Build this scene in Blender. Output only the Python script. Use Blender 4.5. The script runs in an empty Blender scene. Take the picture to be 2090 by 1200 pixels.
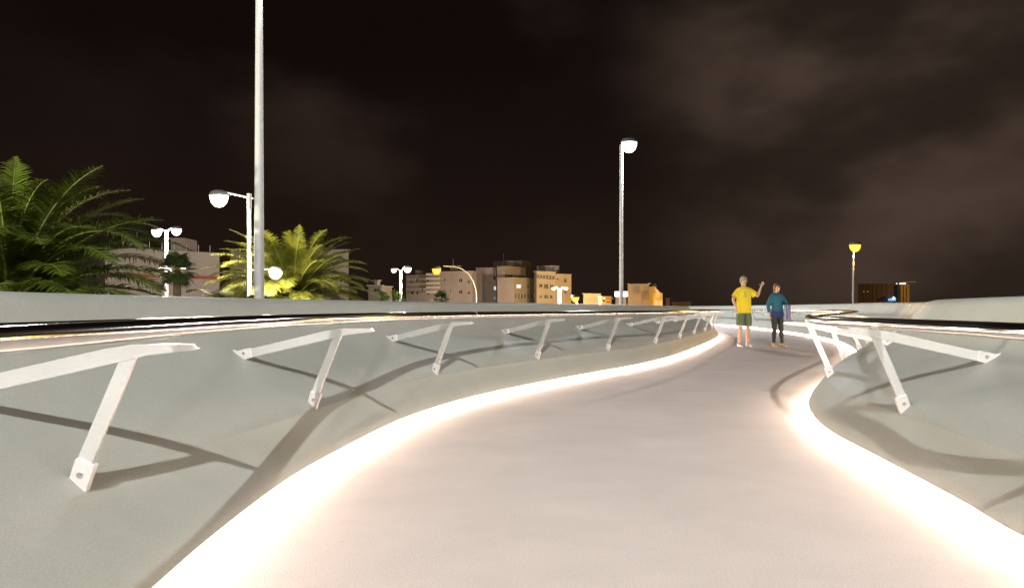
import bpy, bmesh, math, random
from mathutils import Vector, Matrix, noise
random.seed(7)
S = bpy.context.scene
COL = S.collection
R = math.radians
F = 1393.0; CX = 1045.0; HY = 630.0; EYE = 0.95

# ------------------------------------------------------------------ camera, sky, exposure
cam = bpy.data.cameras.new('camera'); cam.lens = 24; cam.sensor_width = 36
cam.shift_y = 30/2090; cam.clip_end = 3000; cam.clip_start = 0.05
camo = bpy.data.objects.new('camera', cam); COL.objects.link(camo)
camo.location = (0, 0, EYE); camo.rotation_euler = (R(90), 0, 0)
S.camera = camo
S.view_settings.view_transform = 'Standard'; S.view_settings.look = 'None'
S.view_settings.exposure = 0.22; S.view_settings.gamma = 1.0

W = bpy.data.worlds.new('World'); S.world = W; W.use_nodes = True
nt = W.node_tree; nt.nodes.clear()
def nd(t, typ, **kw):
    n = t.nodes.new(typ)
    for k, v in kw.items():
        if k in n.inputs: n.inputs[k].default_value = v
        else: setattr(n, k, v)
    return n
def mathn(t, op, a, b=None, clamp=False):
    n = t.nodes.new('ShaderNodeMath'); n.operation = op; n.use_clamp = clamp
    for i, v in enumerate((a, b)):
        if v is None: continue
        if isinstance(v, (int, float)): n.inputs[i].default_value = v
        else: t.links.new(v, n.inputs[i])
    return n.outputs[0]
tc = nd(nt, 'ShaderNodeTexCoord')
def dirmask(vec, lo, hi):
    d = nt.nodes.new('ShaderNodeVectorMath'); d.operation = 'DOT_PRODUCT'
    nt.links.new(tc.outputs['Generated'], d.inputs[0]); d.inputs[1].default_value = Vector(vec).normalized()
    m = nt.nodes.new('ShaderNodeMapRange'); m.interpolation_type = 'SMOOTHSTEP'
    nt.links.new(d.outputs['Value'], m.inputs['Value']); m.inputs['From Min'].default_value = lo; m.inputs['From Max'].default_value = hi
    return m.outputs[0]
mp = nd(nt, 'ShaderNodeMapping'); mp.inputs['Scale'].default_value = (1.0, 1.0, 1.9)
mp.inputs['Location'].default_value = (0.35, 0.2, 0.1)
nt.links.new(tc.outputs['Generated'], mp.inputs[0])
n1 = nd(nt, 'ShaderNodeTexNoise', Scale=2.6, Detail=4.0, Roughness=0.5); nt.links.new(mp.outputs[0], n1.inputs['Vector'])
cl = nt.nodes.new('ShaderNodeMapRange'); cl.interpolation_type = 'SMOOTHSTEP'
nt.links.new(n1.outputs['Fac'], cl.inputs['Value']); cl.inputs['From Min'].default_value = 0.44; cl.inputs['From Max'].default_value = 0.66
right = dirmask((0.66, 1, 0.36), 0.90, 0.995)
mid = dirmask((-0.2, 1, 0.42), 0.955, 0.999)
soft = mathn(nt, 'ADD', mathn(nt, 'MULTIPLY', cl.outputs[0], 0.75), 0.25)
a = mathn(nt, 'MULTIPLY', right, soft)
b = mathn(nt, 'MULTIPLY', mathn(nt, 'MULTIPLY', mid, cl.outputs[0]), 0.25)
c_ = mathn(nt, 'MULTIPLY', cl.outputs[0], 0.05)
cf = mathn(nt, 'ADD', mathn(nt, 'ADD', a, b), c_, clamp=True)
sp = nt.nodes.new('ShaderNodeSeparateXYZ'); nt.links.new(tc.outputs['Generated'], sp.inputs[0])
hz = nt.nodes.new('ShaderNodeMapRange'); nt.links.new(sp.outputs['Z'], hz.inputs['Value'])
hz.inputs['From Min'].default_value = 0.34; hz.inputs['From Max'].default_value = -0.02
base = nt.nodes.new('ShaderNodeMix'); base.data_type = 'RGBA'; nt.links.new(hz.outputs[0], base.inputs['Factor'])
base.inputs[6].default_value = (0.0056, 0.0030, 0.0024, 1); base.inputs[7].default_value = (0.0165, 0.0095, 0.0068, 1)
mx = nt.nodes.new('ShaderNodeMix'); mx.data_type = 'RGBA'; nt.links.new(cf, mx.inputs['Factor'])
nt.links.new(base.outputs[2], mx.inputs[6]); mx.inputs[7].default_value = (0.066, 0.044, 0.033, 1)
bg = nd(nt, 'ShaderNodeBackground', Strength=0.84); nt.links.new(mx.outputs[2], bg.inputs[0])
wo = nd(nt, 'ShaderNodeOutputWorld'); nt.links.new(bg.outputs[0], wo.inputs[0])

# ------------------------------------------------------------------ materials
def mat(name, col, rough=0.6, metal=0.0, emit=None, es=0.0, var=0.0, vs=3.0, bump=0.0, bs=200.0, spec=None, col2=None, aniso=0.0, streak=None, trans=0.0):
    m = bpy.data.materials.new(name); m.use_nodes = True; t = m.node_tree
    p = t.nodes['Principled BSDF']
    p.inputs['Base Color'].default_value = (*col, 1); p.inputs['Roughness'].default_value = rough
    p.inputs['Metallic'].default_value = metal
    if spec is not None: p.inputs['Specular IOR Level'].default_value = spec
    if aniso: p.inputs['Anisotropic'].default_value = aniso
    if trans: p.inputs['Subsurface Weight'].default_value = trans
    if emit: p.inputs['Emission Color'].default_value = (*emit, 1); p.inputs['Emission Strength'].default_value = es
    tcn = t.nodes.new('ShaderNodeTexCoord')
    if var:
        src = tcn.outputs['Object']
        if streak:
            mpn = t.nodes.new('ShaderNodeMapping'); mpn.inputs['Scale'].default_value = streak
            t.links.new(src, mpn.inputs[0]); src = mpn.outputs[0]
        n = t.nodes.new('ShaderNodeTexNoise'); n.inputs['Scale'].default_value = vs; n.inputs['Detail'].default_value = 6
        n.inputs['Roughness'].default_value = 0.6
        t.links.new(src, n.inputs['Vector'])
        mr = t.nodes.new('ShaderNodeMapRange'); t.links.new(n.outputs['Fac'], mr.inputs['Value'])
        mr.inputs['From Min'].default_value = 0.3; mr.inputs['From Max'].default_value = 0.7
        mi = t.nodes.new('ShaderNodeMix'); mi.data_type = 'RGBA'; t.links.new(mr.outputs[0], mi.inputs['Factor'])
        mi.inputs[6].default_value = (*col, 1)
        c2 = col2 if col2 else tuple(c*(1-var) for c in col)
        mi.inputs[7].default_value = (*c2, 1)
        t.links.new(mi.outputs[2], p.inputs['Base Color'])
        m2 = t.nodes.new('ShaderNodeMapRange'); t.links.new(n.outputs['Fac'], m2.inputs['Value'])
        m2.inputs['To Min'].default_value = max(0.02, rough*0.85); m2.inputs['To Max'].default_value = min(1, rough*1.2)
        t.links.new(m2.outputs[0], p.inputs['Roughness'])
    if bump:
        n = t.nodes.new('ShaderNodeTexNoise'); n.inputs['Scale'].default_value = bs; n.inputs['Detail'].default_value = 3
        t.links.new(tcn.outputs['Object'], n.inputs['Vector'])
        bnode = t.nodes.new('ShaderNodeBump'); bnode.inputs['Strength'].default_value = bump; bnode.inputs['Distance'].default_value = 0.01
        t.links.new(n.outputs['Fac'], bnode.inputs['Height']); t.links.new(bnode.outputs[0], p.inputs['Normal'])
    return m
def emat(name, col, st):
    m = bpy.data.materials.new(name); m.use_nodes = True; t = m.node_tree; t.nodes.clear()
    e = nd(t, 'ShaderNodeEmission', Strength=st); e.inputs[0].default_value = (*col, 1)
    o = nd(t, 'ShaderNodeOutputMaterial'); t.links.new(e.outputs[0], o.inputs[0]); return m

LEDC = (1.0, 0.77, 0.58)
M = {}
def coat(name, col, rough, dirt, streak, grain, gs, wav=0.10, spec=0.35):
    """painted resin coating: broad mottling, fine dirt specks, hairline scuffs and a sandy grain"""
    m = bpy.data.materials.new(name); m.use_nodes = True; t = m.node_tree; p = t.nodes['Principled BSDF']; p.inputs['Specular IOR Level'].default_value = spec
    tcn = t.nodes.new('ShaderNodeTexCoord')
    def noi(scale, det, vec=None, ro=0.6):
        n = t.nodes.new('ShaderNodeTexNoise'); n.inputs['Scale'].default_value = scale; n.inputs['Detail'].default_value = det
        n.inputs['Roughness'].default_value = ro
        t.links.new(vec if vec else tcn.outputs['Object'], n.inputs['Vector']); return n.outputs['Fac']
    def rng(v, a, b, c, d):
        r = t.nodes.new('ShaderNodeMapRange'); t.links.new(v, r.inputs['Value'])
        for k, x in zip(('From Min', 'From Max', 'To Min', 'To Max'), (a, b, c, d)): r.inputs[k].default_value = x
        return r.outputs[0]
    mpn = t.nodes.new('ShaderNodeMapping'); mpn.inputs['Scale'].default_value = streak; mpn.inputs['Rotation'].default_value = (0, 0, R(-24))
    t.links.new(tcn.outputs['Object'], mpn.inputs[0])
    broad = rng(noi(0.9, 5), 0.3, 0.7, 1.0-dirt, 1.0)
    stk = rng(noi(2.2, 6, mpn.outputs[0]), 0.35, 0.7, 1.0, 1.0-dirt*0.8)
    spk = rng(noi(38, 2), 0.70, 0.78, 1.0, 0.80)
    fine = rng(noi(gs, 2), 0.25, 0.75, 0.86, 1.10)
    lite = rng(noi(64, 2), 0.72, 0.77, 1.0, 1.28)      # pale chips in the coating
    f = mathn(t, 'MULTIPLY', mathn(t, 'MULTIPLY', broad, stk), mathn(t, 'MULTIPLY', mathn(t, 'MULTIPLY', spk, lite), fine))
    vm = t.nodes.new('ShaderNodeVectorMath'); vm.operation = 'SCALE'; vm.inputs[0].default_value = col; t.links.new(f, vm.inputs['Scale'])
    t.links.new(vm.outputs[0], p.inputs['Base Color'])
    t.links.new(rng(noi(1.6, 5), 0.3, 0.7, rough*0.85, rough*1.2), p.inputs['Roughness'])
    b1 = t.nodes.new('ShaderNodeBump'); b1.inputs['Strength'].default_value = grain; b1.inputs['Distance'].default_value = 0.004
    t.links.new(noi(gs, 3), b1.inputs['Height'])
    b2 = t.nodes.new('ShaderNodeBump'); b2.inputs['Strength'].default_value = wav; b2.inputs['Distance'].default_value = 0.02
    t.links.new(noi(3.2, 3), b2.inputs['Height']); t.links.new(b1.outputs[0], b2.inputs['Normal'])
    t.links.new(b2.outputs[0], p.inputs['Normal'])
    return m
M['wall'] = coat('parapet_coating', (0.385, 0.405, 0.380), 0.60, 0.07, (2.2, 2.2, .35), 0.35, 160)
M['path'] = coat('path_coating', (0.80, 0.70, 0.67), 0.82, 0.09, (0.8, 1.3, 1.0), 0.5, 130, 0.02, 0.15)
M['steel'] = mat('polished_steel', (0.78, 0.76, 0.72), 0.09, 1.0, var=0.12, vs=14, bump=0.02, bs=60)
M['brushed'] = mat('brushed_steel', (0.88, 0.87, 0.86), 0.24, 0.72, var=0.12, vs=40, streak=(1, 1, 8))
M['plate'] = mat('satin_steel', (0.82, 0.79, 0.79), 0.42, 0.5, var=0.15, vs=30)
M['bolt'] = mat('bolt_steel', (0.62, 0.62, 0.62), 0.2, 1.0)
M['alu'] = mat('aluminium_channel', (0.72, 0.72, 0.72), 0.4, 1.0)
M['led'] = emat('led_diffuser', LEDC, 74.0)
M['pole'] = mat('painted_pole', (0.78, 0.79, 0.80), 0.50, 0.0, var=0.06, vs=2)
M['galv'] = mat('galvanised', (0.55, 0.56, 0.58), 0.4, 0.6, var=0.2, vs=12)
M['headm'] = mat('lamp_housing', (0.30, 0.30, 0.31), 0.4, 0.3)
M['ground'] = mat('ground', (0.10, 0.085, 0.06), 0.9, var=0.4, vs=0.3, bump=0.3, bs=8)
M['asphalt'] = mat('asphalt', (0.05, 0.05, 0.052), 0.85, var=0.2, vs=0.8, bump=0.2, bs=40)
M['frond'] = mat('palm_leaf', (0.105, 0.165, 0.012), 0.6, var=0.5, vs=1.5, col2=(0.13, 0.155, 0.025), spec=0.2)
M['frond2'] = mat('date_palm_leaf', (0.20, 0.20, 0.025), 0.6, var=0.5, vs=1.8, col2=(0.11, 0.13, 0.02), spec=0.2)
M['dryf'] = mat('dry_frond', (0.28, 0.22, 0.13), 0.7, var=0.3, vs=2)
M['rachis'] = mat('rachis', (0.22, 0.25, 0.06), 0.5)
M['fan'] = mat('fan_leaf', (0.03, 0.055, 0.014), 0.45, var=0.4, vs=2)
M['trunk'] = mat('palm_trunk', (0.13, 0.09, 0.055), 0.9, var=0.5, vs=6, bump=1.0, bs=10)
M['shrub'] = mat('shrub_leaf', (0.16, 0.30, 0.03), 0.35, var=0.4, vs=4)
M['pink'] = mat('rendered_wall', (0.44, 0.37, 0.33), 0.85, var=0.16, vs=0.35, bump=0.1, bs=3)
M['grey_render'] = mat('grey_render', (0.38, 0.34, 0.32), 0.85, var=0.2, vs=0.3)
M['ochre'] = mat('sodium_ochre_render', (0.50, 0.39, 0.20), 0.85, var=0.22, vs=0.3)  # orange of the sodium light put into the wall colour
M['yellow'] = mat('lamplit_yellow_tint', (0.78, 0.62, 0.34), 0.8, var=0.08, vs=0.5)  # lamplight on the gable put into a brighter base colour
M['shaded_ochre'] = mat('shaded_ochre_tint', (0.22, 0.17, 0.10), 0.85, var=0.3, vs=0.3)  # dimmer side of the gable building, shade put into the colour
M['brown'] = mat('brown_cladding', (0.16, 0.12, 0.09), 0.7, var=0.25, vs=0.3)
M['redband'] = mat('red_band_paint', (0.42, 0.09, 0.05), 0.7, var=0.15, vs=1)
M['glass'] = mat('dark_glass', (0.02, 0.022, 0.025), 0.12, 0.0, spec=0.6)
M['frame'] = mat('window_frame', (0.40, 0.38, 0.35), 0.6)
M['litwin'] = emat('lit_window_cool', (0.72, 0.80, 1.0), 1.3)
M['litcyan'] = emat('lit_window_cyan', (0.70, 1.0, 0.95), 0.9)
M['litblue'] = emat('lit_window_blue', (0.25, 0.55, 0.8), 0.45)
M['litblue2'] = emat('blue_screen', (0.10, 0.38, 1.0), 1.4)
M['litwhite'] = emat('white_lit', (0.85, 0.92, 1.0), 1.5)
M['white_lamp'] = emat('white_lamp_glass', (0.95, 1.0, 0.98), 5)
M['warm_lamp'] = emat('warm_lamp_glass', (1.0, 0.92, 0.76), 4)
M['sodium_lamp'] = emat('sodium_lamp_glass', (1.0, 0.55, 0.10), 9)
M['sodium_core'] = emat('sodium_lamp_core', (1.0, 0.46, 0.05), 2.0)
M['skin'] = mat('skin', (0.50, 0.30, 0.21), 0.5)
M['skinw'] = mat('skin_tanned', (0.52, 0.32, 0.20), 0.5)
M['hairg'] = mat('grey_hair', (0.34, 0.30, 0.27), 0.8, var=0.4, vs=60, bump=0.6, bs=120)
M['hairb'] = mat('brown_hair', (0.16, 0.075, 0.035), 0.6, var=0.4, vs=60, bump=0.6, bs=120)
M['tee'] = mat('yellow_cotton', (0.70, 0.55, 0.02), 0.85, bump=0.4, bs=30)
M['print'] = mat('shirt_print', (0.30, 0.36, 0.30), 0.8)
M['shorts'] = mat('green_cotton', (0.10, 0.14, 0.07), 0.85, bump=0.4, bs=30)
M['teal'] = mat('teal_cotton', (0.012, 0.10, 0.15), 0.8, bump=0.4, bs=30)
M['navy'] = mat('navy_cloth', (0.02, 0.03, 0.14), 0.8, bump=0.4, bs=30)
M['dark'] = mat('black_leggings', (0.018, 0.018, 0.02), 0.7)
M['tan'] = mat('tan_shoe', (0.48, 0.32, 0.14), 0.6)
M['wshoe'] = mat('white_shoe', (0.65, 0.62, 0.58), 0.6)
M['eye'] = mat('eye', (0.03, 0.02, 0.02), 0.2)

# ------------------------------------------------------------------ object helpers
def tag(o, label=None, cat=None, group=None, kind=None):
    if label: o['label'] = label
    if cat: o['category'] = cat
    if group: o['group'] = group
    if kind: o['kind'] = kind
    return o
def empty(name, loc=(0, 0, 0), rz=0, label=None, cat=None, group=None):
    o = bpy.data.objects.new(name, None); COL.objects.link(o); o.location = loc; o.rotation_euler = (0, 0, rz)
    o.empty_display_size = 0.2
    return tag(o, label, cat, group)
class MB:
    def __init__(s): s.v = []; s.f = []; s.m = []
    def add(s, vs, fs, mi=0):
        b = len(s.v); s.v += [tuple(v) for v in vs]; s.f += [[b+i for i in f] for f in fs]; s.m += [mi]*len(fs)
    def box(s, c, d, mtx=None, mi=0):
        vs = []
        for sx in (-.5, .5):
            for sy in (-.5, .5):
                for sz in (-.5, .5):
                    p = Vector((sx*d[0], sy*d[1], sz*d[2]))
                    if mtx: p = mtx @ p
                    vs.append(p + Vector(c))
        s.add(vs, [(0, 1, 3, 2), (4, 6, 7, 5), (0, 4, 5, 1), (2, 3, 7, 6), (0, 2, 6, 4), (1, 5, 7, 3)], mi)
    def tube(s, pts, rad, n=10, cap=True, mi=0):
        pts = [Vector(p) for p in pts]; k = len(pts)
        if not hasattr(rad, '__len__'): rad = [rad]*k
        rings = []; up = None
        for i, p in enumerate(pts):
            t = (pts[min(i+1, k-1)] - pts[max(i-1, 0)]).normalized()
            if up is None:
                up = Vector((0, 0, 1)) if abs(t.z) < .9 else Vector((1, 0, 0))
            a = t.cross(up).normalized(); b = a.cross(t).normalized(); up = b
            rings.append([p + a*(rad[i]*math.cos(2*math.pi*j/n)) + b*(rad[i]*math.sin(2*math.pi*j/n)) for j in range(n)])
        vs = [v for r_ in rings for v in r_]; fs = []
        for i in range(k-1):
            for j in range(n):
                fs.append((i*n+j, i*n+(j+1) % n, (i+1)*n+(j+1) % n, (i+1)*n+j))
        if cap: fs.append(tuple(range(n))[::-1]); fs.append(tuple((k-1)*n+j for j in range(n)))
        s.add(vs, fs, mi)
    def lathe(s, c, prof, n=16, sx=1, sy=1, mi=0, mtx=None):
        vs = []
        for (r_, z) in prof:
            for j in range(n):
                p = Vector((r_*sx*math.cos(2*math.pi*j/n), r_*sy*math.sin(2*math.pi*j/n), z))
                if mtx: p = mtx @ p
                vs.append(p+Vector(c))
        fs = []
        for i in range(len(prof)-1):
            for j in range(n): fs.append((i*n+j, i*n+(j+1) % n, (i+1)*n+(j+1) % n, (i+1)*n+j))
        fs.append(tuple(range(n))[::-1]); fs.append(tuple((len(prof)-1)*n+j for j in range(n)))
        s.add(vs, fs, mi)
    def build(s, name, mats, parent=None, smooth=False, bevel=0, angle=40):
        me = bpy.data.meshes.new(name); me.from_pydata(s.v, [], s.f)
        if not isinstance(mats, (list, tuple)): mats = [mats]
        for m_ in mats: me.materials.append(m_)
        if len(mats) > 1: me.polygons.foreach_set('material_index', s.m)
        bm = bmesh.new(); bm.from_mesh(me)
        if smooth != 'raw': bmesh.ops.recalc_face_normals(bm, faces=bm.faces)
        bm.to_mesh(me); bm.free()
        if smooth:
            me.polygons.foreach_set('use_smooth', [True]*len(me.polygons))
            try: me.set_sharp_from_angle(angle=R(angle))
            except Exception: pass
        me.update()
        o = bpy.data.objects.new(name, me); COL.objects.link(o)
        if parent: o.parent = parent
        if bevel:
            b = o.modifiers.new('bevel', 'BEVEL'); b.width = bevel; b.segments = 2; b.limit_method = 'ANGLE'
        return o
def P(px, py, d):   # pixel of the photograph at distance d ahead of the camera -> world point
    return Vector(((px-CX)/F*d, d, EYE-(py-HY)/F*d))

# ------------------------------------------------------------------ curves of the bridge
def catmull(pts, step):
    pts = [Vector(p) for p in pts]; out = []
    q = [2*pts[0]-pts[1]] + pts + [2*pts[-1]-pts[-2]]
    for i in range(1, len(q)-2):
        p0, p1, p2, p3 = q[i-1:i+3]
        t0 = 0; t1 = t0+(p1-p0).length**.5; t2 = t1+(p2-p1).length**.5; t3 = t2+(p3-p2).length**.5
        for k in range(24):
            t = t1+(t2-t1)*k/24
            A1 = p0*((t1-t)/(t1-t0))+p1*((t-t0)/(t1-t0)); A2 = p1*((t2-t)/(t2-t1))+p2*((t-t1)/(t2-t1)); A3 = p2*((t3-t)/(t3-t2))+p3*((t-t2)/(t3-t2))
            B1 = A1*((t2-t)/(t2-t0))+A2*((t-t0)/(t2-t0)); B2 = A2*((t3-t)/(t3-t1))+A3*((t-t1)/(t3-t1))
            out.append(B1*((t2-t)/(t2-t1))+B2*((t-t1)/(t2-t1)))
    out.append(pts[-1])
    # smooth a little, then resample by arc length
    for _ in range(60):
        out = [out[0]]+[(out[i-1]+out[i]*2+out[i+1])/4 for i in range(1, len(out)-1)]+[out[-1]]
    L = [0]
    for i in range(1, len(out)): L.append(L[-1]+(out[i]-out[i-1]).length)
    n = int(L[-1]/step); res = []; j = 0
    for k in range(n+1):
        s = L[-1]*k/n
        while j < len(L)-2 and L[j+1] < s: j += 1
        u = (s-L[j])/max(1e-9, L[j+1]-L[j]); res.append(out[j].lerp(out[j+1], u))
    return res
KE = 0.935
def vis(lst):
    return [((px-CX)/F*z*KE, z*KE) for px, z in [(p[0], 1323/(p[1]-630)) for p in lst]]
EL = [(-4.0, -16), (-2.2, -9), (-1.25, -4), (-1.0, -1.5), (-1.0, 0), (-1.07, 1.2)] + \
     vis([(310, 1200), (400, 1120), (500, 1040), (600, 968), (694, 916), (834, 848), (995, 801), (1203, 761), (1300, 744), (1380, 724), (1438, 701), (1464, 689)]) + \
     [(7.6, 25.2), (8.5, 30), (9.0, 36), (8.7, 42), (7.4, 48), (5.0, 54)]
ER = [(-.4, -16), (1.3, -9), (2.2, -4), (2.25, -1.5), (2.15, 0), (2.05, 1.3)] + \
     vis([(2090, 1096), (1977, 1029), (1873, 973), (1773, 921), (1707, 887), (1669, 860), (1650, 827), (1657, 804), (1694, 775), (1736, 746), (1750, 721), (1727, 702), (1686, 690), (1623, 679)]) + \
     [(11.4, 32), (11.6, 38), (11.2, 44), (9.9, 50), (7.4, 56)]
curL = catmull([(x, y, 0) for x, y in EL], 0.16)
curR = catmull([(x, y, 0) for x, y in ER], 0.16)
def frames(cur, side):      # outward normals (side -1: left wall, +1: right wall)
    out = []
    for i in range(len(cur)):
        t = (cur[min(i+1, len(cur)-1)]-cur[max(i-1, 0)]).normalized()
        out.append(Vector((t.y, -t.x, 0))*side)
    return out
nL = frames(curL, -1); nR = frames(curR, 1)

# wall section: (outward offset, height)
PROF = [(0.07, 0.000), (0.07, 0.055), (0.004, 0.057), (-0.002, 0.062), (0.000, 0.071), (0.025, 0.13), (0.065, 0.20), (0.115, 0.277), (0.152, 0.330), (0.156, 0.340), (0.165, 0.347), (0.173, 0.354),
        (0.23, 0.410), (0.32, 0.478), (0.43, 0.540), (0.56, 0.605), (0.70, 0.690), (0.83, 0.798), (0.93, 0.905), (0.99, 0.978), (1.03, 1.015), (1.08, 1.030), (1.14, 1.033), (1.19, 1.022), (1.215, 0.99), (1.21, 0.94),
        (1.14, 0.80), (0.98, 0.52), (0.78, 0.22), (0.55, -0.05), (0.3, -0.25), (0.0, -0.36)]
def wallheight(side, p):    # the far parapet on the right stands a little higher
    if side > 0: return 1.0 + 0.13*max(0, min(1, (p.y-9)/10)) + 0.0*p.y
    return 1.0 + 0.02*max(0, min(1, (3.2-p.y)/2))
DROP = 0.03; NEARFLARE = 0.17
def sm(x, a, b):
    t = max(0, min(1, (x-a)/(b-a))); return t*t*(3-2*t)
def build_wall(cur, nrm, side, name, label):
    mb = MB(); k = len(PROF); vs = []
    for i, p in enumerate(cur):
        hs = wallheight(side, p)
        for (o, h) in PROF:
            hh = h if h < .36 else .36+(h-.36)*hs
            hh -= DROP*sm(h, .06, .3)*(1-sm(h, .7, 1.0))
            if side < 0: o += NEARFLARE*(1-sm(p.y, 2.4, 4.2))*sm(h, .06, .35)*(1-.6*sm(h, .5, 1.0))
            w = 0.004*noise.noise(Vector((p.x*.9+3, p.y*.9, h*2.2+side*7))) * (1 if h > .1 else 0)
            v = p + nrm[i]*(o+w); vs.append((v.x, v.y, hh + (0.008*noise.noise(Vector((p.x*.35, p.y*.35, 5+side))) if h > .9 else 0)))
    fs = []
    for i in range(len(cur)-1):
        for j in range(k-1):
            a = i*k+j; fs.append((a, a+1, a+k+1, a+k) if side < 0 else (a, a+k, a+k+1, a+1))
    mb.add(vs, fs)
    o = mb.build(name, M['wall'], smooth=True, angle=55)
    return tag(o, label, 'wall')
build_wall(curL, nL, -1, 'parapet_wall', 'long flared pale grey parapet wall curving along the left side of the footbridge')
build_wall(curR, nR, 1, 'parapet_wall', 'flared pale grey parapet wall on the right side, sweeping round behind the two people')

# deck
def resample(cur, n):
    L = [0]
    for i in range(1, len(cur)): L.append(L[-1]+(cur[i]-cur[i-1]).length)
    out = []; j = 0
    for k in range(n+1):
        s = L[-1]*k/n
        while j < len(L)-2 and L[j+1] < s: j += 1
        out.append(cur[j].lerp(cur[j+1], (s-L[j])/(L[j+1]-L[j])))
    return out
mb = MB(); a_ = resample([p+n*0.075 for p, n in zip(curL, nL)], 500); b_ = resample([p+n*0.075 for p, n in zip(curR, nR)], 500); vs = []
NC = 10
for p, q in zip(a_, b_):
    for j in range(NC+1): vs.append(p.lerp(q, j/NC))
fs = [(i*(NC+1)+j, i*(NC+1)+j+1, (i+1)*(NC+1)+j+1, (i+1)*(NC+1)+j) for i in range(500) for j in range(NC)]
mb.add(vs, fs); o = mb.build('path', M['path'], smooth=True); tag(o, kind='structure')
mb = MB(); vs = []
for p, q in zip(a_, b_):
    m_ = (p+q)/2
    vs += [Vector((*(p.lerp(q, -.12)).xy, -.3)), Vector((*(p.lerp(q, 1.12)).xy, -.3)), Vector((*(p.lerp(q, .8)).xy, -.75)), Vector((*(p.lerp(q, .2)).xy, -.75))]
fs = [(i*4+j, i*4+(j+1) % 4, (i+1)*4+(j+1) % 4, (i+1)*4+j) for i in range(500) for j in range(4)]
mb.add(vs, fs); o = mb.build('bridge_deck', M['wall'], smooth=True); tag(o, kind='structure')

# ground below the bridge
GZ = -6.0
mb = MB(); mb.add([(-1500, -1500, GZ), (1500, -1500, GZ), (1500, 1500, GZ), (-1500, 1500, GZ)], [(0, 1, 2, 3)])
tag(mb.build('ground', M['ground']), kind='structure')
mb = MB(); mb.add([(-400, 30, GZ+.004), (400, 66, GZ+.004), (400, 80, GZ+.004), (-400, 44, GZ+.004)], [(0, 1, 2, 3)])
tag(mb.build('road', M['asphalt']), kind='structure')

# bridge piers keep the deck off the ground
for i, (x, y, lb) in enumerate(((0.3, -6, 'concrete pier under the deck behind the viewpoint'), (4.5, 13.5, 'concrete pier under the middle bend of the footbridge'), (10.2, 36, 'concrete pier under the far end of the footbridge'))):
    mb = MB(); mb.lathe((x, y, 0), [(0.75, GZ), (0.55, GZ+.6), (0.5, -2.2), (0.7, -1.3), (1.2, -.74)], 24)
    tag(mb.build('bridge_pier', M['wall'], smooth=True), lb, 'pier', 'piers under the footbridge')

# ------------------------------------------------------------------ LED strips at the foot of both walls
def strip(cur, nrm, side, label):
    root = empty('light_strip', cur[len(cur)//3], 0, label, 'light strip', 'light strips along the path edges')
    off = Vector(root.location)
    mb = MB(); vs = []
    for p, n in zip(cur, nrm):
        for o, h in ((0.066, 0.004), (0.019, 0.004), (0.019, 0.054), (0.066, 0.054)):
            v = p+n*o-off; vs.append((v.x, v.y, h))
    k = len(cur)
    mb.add(vs, [(i*4+j, i*4+j+1, (i+1)*4+j+1, (i+1)*4+j) for i in range(k-1) for j in (0, 2)])
    mb.build('channel', M['alu'], root)
    mb = MB(); vs = []
    for p, n in zip(cur[::2], nrm[::2]):
        for o, h in ((0.018, 0.008), (0.012, 0.030), (0.018, 0.052)):
            v = p+n*o-off; vs.append((v.x, v.y, h))
    k2 = len(cur[::2])
    fs = [(i*3+j, i*3+j+1, (i+1)*3+j+1, (i+1)*3+j) for i in range(k2-1) for j in (0, 1)]
    mb.add(vs, fs)
    o = mb.build('diffuser', M['led'], root)
    return root
strip(curL, nL, -1, 'glowing warm white light strip under the foot of the left parapet')
strip(curR, nR, 1, 'glowing warm white light strip under the foot of the right parapet')

# ------------------------------------------------------------------ handrails
RH = 0.885; RR = 0.035
def nearest(cur, p):
    return min(range(len(cur)), key=lambda i: (cur[i]-p).length)
def bracket_parts():
    """one bracket in its own plane: +X outward from the wall foot, Z up; returns part meshes"""
    th = 0.0085
    def plate(poly, t, mb):
        n = len(poly); vs = [(x, -t, z) for x, z in poly]+[(x, t, z) for x, z in poly]
        fs = [tuple(range(n)), tuple(range(2*n-1, n-1, -1))]+[(i, (i+1) % n, n+(i+1) % n, n+i) for i in range(n)]
        mb.add(vs, fs)
    arm = MB()
    # arm from inner tip to outer anchor, deeper over the post
    plate([(-0.225, 0.840), (-0.208, 0.856), (0.0, 0.856), (0.10, 0.840), (0.66, 0.710), (0.645, 0.655), (0.10, 0.780), (0.035, 0.795), (-0.05, 0.816), (-0.215, 0.834)], th, arm)
    post = MB()
    plate([(-0.010, 0.8065), (0.050, 0.7915), (0.199, 0.43), (0.149, 0.416)], th*.98, post)
    fp = MB(); plate([(0.158, 0.340), (0.127, 0.432), (0.131, 0.438), (0.186, 0.460), (0.192, 0.457), (0.218, 0.372)], th+.006, fp)
    ap = MB(); plate([(0.590, 0.667), (0.605, 0.729), (0.70, 0.708), (0.78, 0.728), (0.665, 0.645)], th+.006, ap)
    def bolt(x, z):
        b = MB()
        m_ = Matrix.Rotation(R(90), 3, 'X')
        b.lathe((x, 0, z), [(0.0085, -th-.016), (0.011, -th-.012), (0.011, -th-.0055), (0.0145, -th-.0055), (0.0145, th+.0055), (0.011, th+.0055), (0.011, th+.012), (0.0085, th+.016)], 12, mtx=m_)
        return b
    return arm, post, fp, ap, bolt(0.174, 0.402), bolt(0.645, 0.692)
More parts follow.
